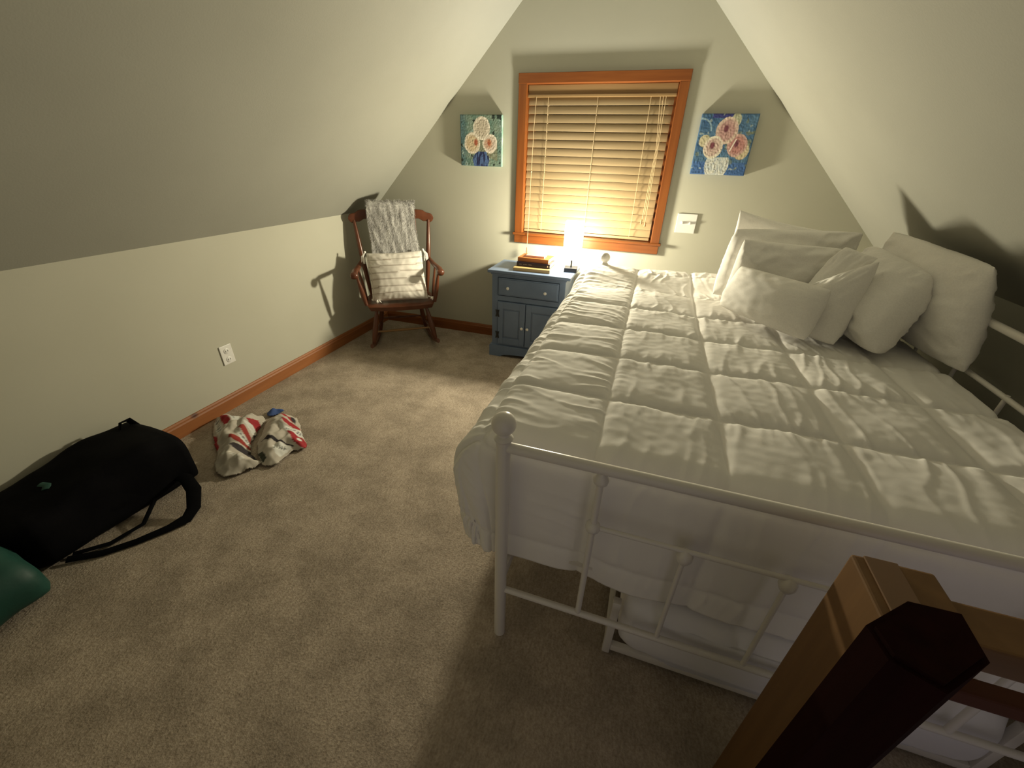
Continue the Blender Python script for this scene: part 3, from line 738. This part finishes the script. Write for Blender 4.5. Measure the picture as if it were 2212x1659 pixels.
for i in range(nC):
    for k_ in range(12): cb.faces.new((rows[i][k_], rows[i][(k_ + 1) % 12], rows[i + 1][(k_ + 1) % 12], rows[i + 1][k_]))
cb.faces.new(rows[0][::-1]); cb.faces.new(rows[-1])
q = B(); q.bm.free(); q.bm = cb; cp('crest_rail', q)
# arms
for s_ in (-1, 1):
    pts = [(s_ * .258, .395, .678), (s_ * .268, .34, .662), (s_ * .286, .25, .645), (s_ * .300, .16, .642), (s_ * .310, .08, .644), (s_ * .315, .035, .632)]
    a = B().tube(pts, [.010, .014, .019, .022, .023, .020], 14, flat=(.62, 1.1))
    a.lathe((s_ * .315, .030, .626), [(.006, -.028), (.022, -.020), (.027, -.004), (.026, .014), (.016, .026), (.004, .030)], 18, 'x')
    cp('arm', a)
    cp('arm_post', turnedleg((s_ * .264, .100, .375), (s_ * .306, .070, .632), .0165, lambda t: .75 + .4 * math.sin(PI * min(1, t * 1.3)) - .1 * t))
    cp('arm_spindle', turnedleg((s_ * .258, .220, .375), (s_ * .293, .205, .638), .0085, lambda t: .8 + .4 * math.sin(PI * t)))

# cushion on the chair
def cush_col(u, v):
    c = (.70, .66, .60)
    for s_ in (.70, .42, .15, -.12, -.42, -.68):
        d = abs(v - s_ - .03 * u)
        if d < .020: c = (.38, .33, .28)
        elif .05 < d < .065: c = (.62, .575, .52)
    if abs(abs(u) - .93) < .02: c = (.58, .54, .48)
    return c
cu = pillow_mesh((-.220, .125, .392), (.220, .125, .388), (.205, .262, .752), (-.228, .256, .742), .13, 11, 72, .05, .004, .03, 'throw_cushion', cush_col, M['cushion'])
cu.data.transform(Matrix.Translation((.56, -.59, 0)) @ Matrix.Rotation(TH, 4, 'Z'))
tag(cu, 'square off-white cushion with thin brown stripes and corner tassels on the rocking chair', 'cushion')
mxc = Matrix.Translation((.56, -.59, 0)) @ Matrix.Rotation(TH, 4, 'Z')
for (x, y, z, dx) in ((-.230, .262, .745, -.02), (.212, .270, .752, .02), (-.215, .145, .402, .03), (.222, .150, .402, .02)):
    t = B(); random.seed(int(x * 1000))
    low = z < .5
    for i in range(16):
        e = Vector((x + dx + random.uniform(-.018, .018), y - .01 + random.uniform(-.012, .012), (z - .075 + random.uniform(-.012, .012)) if not low else .398 + random.uniform(0, .012)))
        if low: e = Vector((x + dx * 1.5 + random.uniform(-.02, .02), y - .045 + random.uniform(-.015, .015), .392 + random.uniform(0, .012)))
        mdd = (Vector((x, y, z)) + e) / 2 + Vector((dx * .6, -.006, .006)); t.tube([(x, y, z), mdd, e], [.003, .0035, .0025], 5)
    t.sphere((x, y, z), .009, seg=10)
    o = t.done('tassel', M['linen'], cu, smooth=True); o.data.transform(mxc)

# grey fluffy throw over the crest
def throw_pt(u, v):
    x = -.175 + .35 * u; s_ = v * .86                       # s: path length from the front hem over the crest and down behind
    x += .010 * nse(1, s_ * 5, 2) + (.004 if u < .5 else -.004) * math.sin(s_ * 9)
    top = 1.074; fl = .405
    if s_ < fl: t = s_ / fl; y = .345 + .055 * t; z = top - (fl - s_); x *= 1.0 + .05 * (1 - t); y = .335 + .065 * t
    elif s_ < fl + .07:
        a = (s_ - fl) / .07 * PI; y = .4245 - .024 * math.cos(a) + .0; z = top + .016 * math.sin(a)
    else: t = (s_ - fl - .07); y = .4485 + .01 * nse(x * 8, t * 6, 3); z = top - t
    w_ = .007 * ridge(x * 14 + s_ * 3, s_ * 3, 12) + .004 * nse(x * 40, s_ * 14, 1)
    if s_ < fl: y -= w_ + .004
    elif s_ > fl + .07: y += w_ * .5
    else: z += w_
    return Vector((x, y, z))
thr = bmesh.new(); nu, nv = 70, 120; g_ = {}
for j in range(nv + 1):
    for i in range(nu + 1): g_[i, j] = thr.verts.new(throw_pt(i / nu, j / nv))
for j in range(nv):
    for i in range(nu): thr.faces.new((g_[i, j], g_[i + 1, j], g_[i + 1, j + 1], g_[i, j + 1]))
random.seed(5)
for k_ in range(9000):   # tufts of pile
    u, v = random.random(), random.random() * .72
    if random.random() < .12: u = random.choice((0.0, 1.0))
    p = throw_pt(u, v); p2 = throw_pt(min(1, u + .01), v); p3 = throw_pt(u, min(1, v + .01))
    n_ = (p2 - p).cross(p3 - p)
    if n_.length < 1e-9: n_ = Vector((0, -1, 0))
    n_.normalize()
    if n_.y > 0 and v < .45: n_ = -n_
    if v > .50 and n_.y < 0: n_ = -n_
    if .45 <= v <= .56 and n_.z < 0: n_ = -n_
    side = Vector(((-1 if u == 0 else 1 if u == 1 else 0) * .8, 0, 0))
    d_ = (n_ * random.uniform(.25, .6) + side + Vector((random.uniform(-.5, .5), 0, -1 if not .44 < v < .57 else random.uniform(-.3, .3)))).normalized() * random.uniform(.010, .019)
    t_ = Vector((random.uniform(-1, 1), random.uniform(-.4, .4), random.uniform(-.3, .3))).normalized() * .0011
    thr.faces.new((thr.verts.new(p - t_), thr.verts.new(p + t_), thr.verts.new(p + d_)))
me = bpy.data.meshes.new('throw_blanket'); thr.to_mesh(me); thr.free(); me.transform(mxc)
tb_ = link('throw_blanket', me, M['fur'], None, True); tag(tb_, 'fluffy grey throw blanket draped over the rocking chair back', 'blanket')

# ------------------------------------------------------------------ black bag, teal bag
def loft(sections, n=40, p=4.0, name='x', m=None, parent=None, fn=None):
    """sections: (y, x0, x1, z0, z1)"""
    vs = []; fs = []
    for k_, (y, x0, x1, z0, z1) in enumerate(sections):
        for i in range(n):
            a = 2 * PI * i / n; ca, sa = math.cos(a), math.sin(a)
            x = (x0 + x1) / 2 + (x1 - x0) / 2 * math.copysign(abs(ca) ** (2 / p), ca); z = (z0 + z1) / 2 + (z1 - z0) / 2 * math.copysign(abs(sa) ** (2 / p), sa)
            P = Vector((x, y, z)); P = fn(P) if fn else P; vs.append(P)
    for k_ in range(len(sections) - 1):
        for i in range(n): fs.append((k_ * n + i, k_ * n + (i + 1) % n, (k_ + 1) * n + (i + 1) % n, (k_ + 1) * n + i))
    fs.append(tuple(range(n))[::-1]); fs.append(tuple(range((len(sections) - 1) * n, len(sections) * n)))
    me = bpy.data.meshes.new(name); me.from_pydata(vs, [], fs); bm = bmesh.new(); bm.from_mesh(me); bmesh.ops.recalc_face_normals(bm, faces=bm.faces[:]); bm.to_mesh(me); bm.free()
    return link(name, me, m, parent, True)
bagr = empty('travel_bag', (.22, -2.52, 0)); tag(bagr, 'black soft travel bag with shoulder straps lying against the left wall', 'bag')
def crump(a, s_, seed):
    def f(P): return Vector((max(.018, P.x + a * nse(P.x * s_, P.y * s_, P.z * s_ + seed)), P.y + a * .5 * nse(P.x * s_, P.y * s_, seed + 9), max(.002, P.z + a * nse(P.x * s_ + 5, P.y * s_, P.z * s_ + seed) * (1 if P.z > .05 else 0))))
    return f
secs = []
for k_ in range(25):
    t = k_ / 24; y = -2.235 - .60 * t
    e = min(1, min(t * 2.2, 1 - t) / .10 + .0); e = math.sqrt(max(0, 1 - (1 - e) ** 2)); e = .72 + .28 * e
    cx = .225 - .02 * t; hw_ = (.195 - .025 * t) * e; zt = (.268 + .02 * math.sin(t * 5) - .03 * t) * (.80 + .20 * (e - .72) / .28)
    secs.append((y, cx - hw_, cx + hw_, .002, zt))
bo = loft(secs, 48, 5.0, 'body', M['bag'], None, crump(.016, 9, 2)); rel(bo, bagr)
hd = B().tube([(.13, -2.26, .25), (.115, -2.275, .292), (.12, -2.31, .296), (.13, -2.335, .255)], .009, 8, flat=(1.6, .5)); rel(hd.done('grab_handle', M['bag'], smooth=True), bagr)
stp = B().tube([(.395, -2.33, .075), (.46, -2.335, .088), (.54, -2.365, .070), (.592, -2.42, .030), (.606, -2.468, .016), (.58, -2.53, .012), (.525, -2.62, .010), (.46, -2.70, .010), (.37, -2.765, .012)], [.020, .022, .024, .022, .019, .013, .011, .011, .011], 10, flat=(.32, 1.25))
rel(stp.done('shoulder_strap', M['bag'], smooth=True), bagr)
rel(B().tube([(.41, -2.45, .05), (.47, -2.55, .020), (.44, -2.66, .012), (.36, -2.74, .010)], .008, 8, flat=(.4, 1.3)).done('compression_strap', M['bag'], smooth=True), bagr)
pk = []
for k_ in range(13):
    t = k_ / 12; e = math.sin(PI * t) ** .4 if 0 < t < 1 else .05
    pk.append((-2.30 - .36 * t, .30 - .10 * e * .4, .345 + .055 * e, .06 + .03 * (1 - e), .10 + .10 * e))
rel(loft(pk, 28, 3, 'side_pocket', M['bag'], None, crump(.008, 14, 5)), bagr)
patch = B().tube([(.190, -2.655, .246), (.215, -2.648, .244), (.232, -2.662, .238)], .013, 8, flat=(.35, 1)); o = patch.done('teal_tag', M['teal'], smooth=True); o['label'] = 'small teal tag'; rel(o, bagr)
tg = empty('tote_bag', (.32, -2.98, 0)); tag(tg, 'teal green soft bag slumped on the floor beside the black travel bag', 'bag')
secs = []
for k_ in range(17):
    t = k_ / 16; y = -2.850 - .36 * t; e = min(1, min(t, 1 - t) / .16); e = math.sqrt(1 - (1 - e) ** 2); e = .65 + .35 * e
    secs.append((y, .36 - .22 * e, .36 + .165 * e, .002, .215 * e))
rel(loft(secs, 40, 3.0, 'body', M['teal'], None, crump(.02, 8, 33)), tg)
rel(B().tube([(.30, -2.93, .20), (.32, -2.95, .245), (.36, -3.0, .25), (.38, -3.05, .20)], .008, 8, flat=(1.5, .5)).done('carry_handle', M['teal'], smooth=True), tg)

# ------------------------------------------------------------------ crumpled shirts
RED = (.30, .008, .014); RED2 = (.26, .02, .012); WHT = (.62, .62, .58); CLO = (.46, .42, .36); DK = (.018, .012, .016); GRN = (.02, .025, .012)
def garment(name, label, outline, paints, H, seed, step=.0045, marks=()):
    xs = [p[0] for p in outline]; ys = [p[1] for p in outline]; x0, x1, y0, y1 = min(xs), max(xs), min(ys), max(ys)
    nu, nv = int((x1 - x0) / step) + 1, int((y1 - y0) / step) + 1
    def W_(u, v): return x0 + (x1 - x0) * u, y0 + (y1 - y0) * v
    def dist(x, y):
        d = 9
        for i in range(len(outline)):
            ax_, ay_ = outline[i]; bx_, by_ = outline[(i + 1) % len(outline)]; vx, vy = bx_ - ax_, by_ - ay_
            t = max(0, min(1, ((x - ax_) * vx + (y - ay_) * vy) / (vx * vx + vy * vy))); d = min(d, math.hypot(x - ax_ - t * vx, y - ay_ - t * vy))
        return d
    def P(u, v):
        x, y = W_(u, v); d = dist(x, y)
        h = H * sstep(-.01, .075, d) * (.55 + .45 * ridge(x * 7 + seed, y * 7, seed) + .25 * ridge(x * 15, y * 15 + seed, 2)) + .010 * nse(x * 28, y * 28, seed)
        return (x + .006 * nse(x * 12, y * 12, 3), y + .006 * nse(x * 12, y * 12, 4), max(.004, h + .008))
    def Cc(u, v):
        x, y = W_(u, v); x += .004 * nse(x * 30, y * 30, 7); c = CLO
        for cc, pl_ in paints:
            if inpoly(x, y, pl_): c = cc
        for cc, pl_ in marks:
            if inpoly(x, y, pl_): c = cc
        return c
    o = grid_mesh(name, nu, nv, P, M['jersey'], None, Cc, lambda u, v: inpoly(*W_(u, v), outline))
    s_ = o.modifiers.new('solid', 'SOLIDIFY'); s_.thickness = .004; s_.offset = 1
    tag(o, label, 'clothing'); return o
G1 = [(0.064, -1.9), (0.026, -1.846), (0.048, -1.806), (0.129, -1.808), (0.185, -1.789), (0.261, -1.735), (0.313, -1.767), (0.345, -1.84), (0.385, -1.903), (0.41, -1.956), (0.495, -2.04), (0.60, -2.072), (0.605, -2.109), (0.558, -2.183), (0.524, -2.222), (0.447, -2.203), (0.375, -2.148), (0.334, -2.097), (0.202, -2.015)]
G2 = [(0.335, -1.786), (0.325, -1.732), (0.336, -1.695), (0.398, -1.683), (0.465, -1.687), (0.549, -1.746), (0.628, -1.817), (0.705, -1.868), (0.727, -1.903), (0.678, -1.939), (0.678, -2.024), (0.688, -2.054), (0.658, -2.08), (0.613, -2.088), (0.535, -2.03), (0.455, -1.963), (0.405, -1.882)]
p1 = [(RED, [(0.057, -1.846), (0.07, -1.821), (0.203, -1.892), (0.214, -1.94)]), (RED, [(0.152, -1.811), (0.2, -1.778), (0.224, -1.79), (0.215, -1.843)]),
 (WHT, [(0.04, -1.87), (0.064, -1.861), (0.218, -1.949), (0.259, -1.984), (0.256, -2.015), (0.123, -1.932)]), (WHT, [(0.069, -1.813), (0.119, -1.806), (0.207, -1.846), (0.233, -1.87), (0.212, -1.894)]),
 (RED, [(0.281, -1.852), (0.301, -1.806), (0.355, -1.835), (0.402, -1.901), (0.342, -1.872)]), (WHT, [(0.279, -1.874), (0.311, -1.857), (0.356, -1.877), (0.39, -1.926), (0.346, -1.902)]),
 (WHT, [(0.314, -1.954), (0.35, -1.951), (0.441, -1.989), (0.479, -2.008), (0.369, -1.987)]), (RED2, [(0.299, -1.924), (0.313, -1.898), (0.385, -1.938), (0.441, -1.989), (0.355, -1.949)]),
 (RED2, [(0.327, -2.003), (0.373, -1.991), (0.48, -2.012), (0.453, -2.022), (0.344, -2.02)]), (RED, [(0.169, -1.988), (0.217, -2.0), (0.301, -2.055), (0.325, -2.101), (0.237, -2.041)]),
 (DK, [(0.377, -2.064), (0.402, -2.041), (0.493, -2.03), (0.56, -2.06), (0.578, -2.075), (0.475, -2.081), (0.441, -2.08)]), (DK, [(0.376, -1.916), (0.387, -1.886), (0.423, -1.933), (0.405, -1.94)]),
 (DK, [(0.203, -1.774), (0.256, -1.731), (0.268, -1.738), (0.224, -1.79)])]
p2 = [(RED, [(0.367, -1.736), (0.398, -1.718), (0.465, -1.733), (0.508, -1.756), (0.442, -1.747)]), (RED, [(0.451, -1.772), (0.496, -1.766), (0.563, -1.768), (0.591, -1.784), (0.53, -1.802), (0.489, -1.796)]),
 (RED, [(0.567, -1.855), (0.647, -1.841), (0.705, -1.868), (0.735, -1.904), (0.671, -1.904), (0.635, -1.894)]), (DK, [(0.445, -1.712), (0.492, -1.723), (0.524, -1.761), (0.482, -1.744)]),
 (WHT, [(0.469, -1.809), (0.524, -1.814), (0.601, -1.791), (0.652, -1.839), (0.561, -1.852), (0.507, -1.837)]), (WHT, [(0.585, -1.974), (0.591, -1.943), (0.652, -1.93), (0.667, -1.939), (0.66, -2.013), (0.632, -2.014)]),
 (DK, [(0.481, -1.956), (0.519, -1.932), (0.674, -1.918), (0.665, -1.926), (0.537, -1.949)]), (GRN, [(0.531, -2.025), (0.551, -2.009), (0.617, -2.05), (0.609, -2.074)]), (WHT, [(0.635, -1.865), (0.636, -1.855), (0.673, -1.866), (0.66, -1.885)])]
def strokes(a, b_, n, w_, h, col, seed):
    """short upright strokes set along a line, like small worn lettering"""
    random.seed(seed); out = []; ax_, ay_ = a; vx, vy = (b_[0] - ax_) / n, (b_[1] - ay_) / n; l = math.hypot(vx, vy); px, py = -vy / l * h, vx / l * h
    for i in range(n):
        x, y = ax_ + vx * i, ay_ + vy * i; q = [(x - px, y - py), (x + vx * w_ - px, y + vy * w_ - py), (x + vx * w_ + px, y + vy * w_ + py), (x + px, y + py)]; out.append((col, q))
        if random.random() < .6: out.append((col, [(x, y), (x + vx, y + vy), (x + vx - px * .35, y + vy - py * .35), (x - px * .35, y - py * .35)]))
    return out
m1 = strokes((.085, -1.885), (.235, -1.985), 9, .4, .011, (.25, .25, .24), 1) + strokes((.13, -1.835), (.205, -1.872), 4, .4, .012, (.25, .25, .24), 2) + strokes((.355, -1.965), (.44, -1.995), 5, .4, .006, (.2, .2, .2), 3) + strokes((.41, -2.11), (.55, -2.12), 7, .45, .010, (.60, .58, .52), 4)
m2 = strokes((.548, -1.838), (.635, -1.812), 7, .42, .010, (.14, .13, .15), 5) + strokes((.603, -1.985), (.648, -1.955), 5, .42, .014, (.12, .12, .11), 6)
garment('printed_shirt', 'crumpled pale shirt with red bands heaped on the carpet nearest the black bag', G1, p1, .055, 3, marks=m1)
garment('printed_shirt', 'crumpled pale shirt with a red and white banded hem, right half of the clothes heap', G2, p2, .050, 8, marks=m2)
BC = [(0.300, -1.735), (0.263, -1.711), (0.255, -1.666), (0.315, -1.640), (0.345, -1.655), (0.328, -1.690), (.318, -1.72)]
bc = garment('blue_cloth', 'blue cloth poking out behind the crumpled shirts', BC, [((.035, .075, .23), [(.2, -1.8), (.4, -1.8), (.4, -1.6), (.2, -1.6)])], .055, 4)

# ------------------------------------------------------------------ stair railing in the foreground
rg = empty('stair_railing', (2.76, -2.68, 0)); tag(rg, 'pale pine stair guard post with a horizontal rail in the lower right foreground', 'railing')
px0, px1, py0, py1, pz = 2.700, 2.812, -2.745, -2.625, .868
rel(B().box((px0, py0, 0), (px1, py1, pz), .004).done('post', M['rail_pine']), rg)
o = B().box((px0 + .016, py0 + .001, pz), (px0 + .062, py1 - .001, pz + .0035), .001).done('cap_strip', mat('pale_sanded_pine', (.21, .12, .065), .6)); rel(o, rg); o['label'] = 'paler pine strip on the post top'
rel(B().box((px1, -2.735, .812), (3.62, -2.665, .862), .004).done('rail', M['rail_pinex']), rg)
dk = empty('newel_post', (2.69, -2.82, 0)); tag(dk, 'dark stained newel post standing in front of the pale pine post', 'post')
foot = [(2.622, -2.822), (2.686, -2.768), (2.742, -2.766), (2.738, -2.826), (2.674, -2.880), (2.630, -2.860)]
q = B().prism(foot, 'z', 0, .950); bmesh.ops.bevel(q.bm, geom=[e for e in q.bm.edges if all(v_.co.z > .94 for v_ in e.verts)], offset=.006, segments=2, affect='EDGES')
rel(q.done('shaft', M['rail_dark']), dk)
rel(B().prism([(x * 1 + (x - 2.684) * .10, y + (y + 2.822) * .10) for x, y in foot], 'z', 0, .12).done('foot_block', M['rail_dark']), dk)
rel(B().box((2.742, -2.800, .822), (3.60, -2.775, .848), .004).done('rail', M['rail_shade']), dk)  # bar added for the shaded front of the pine rail
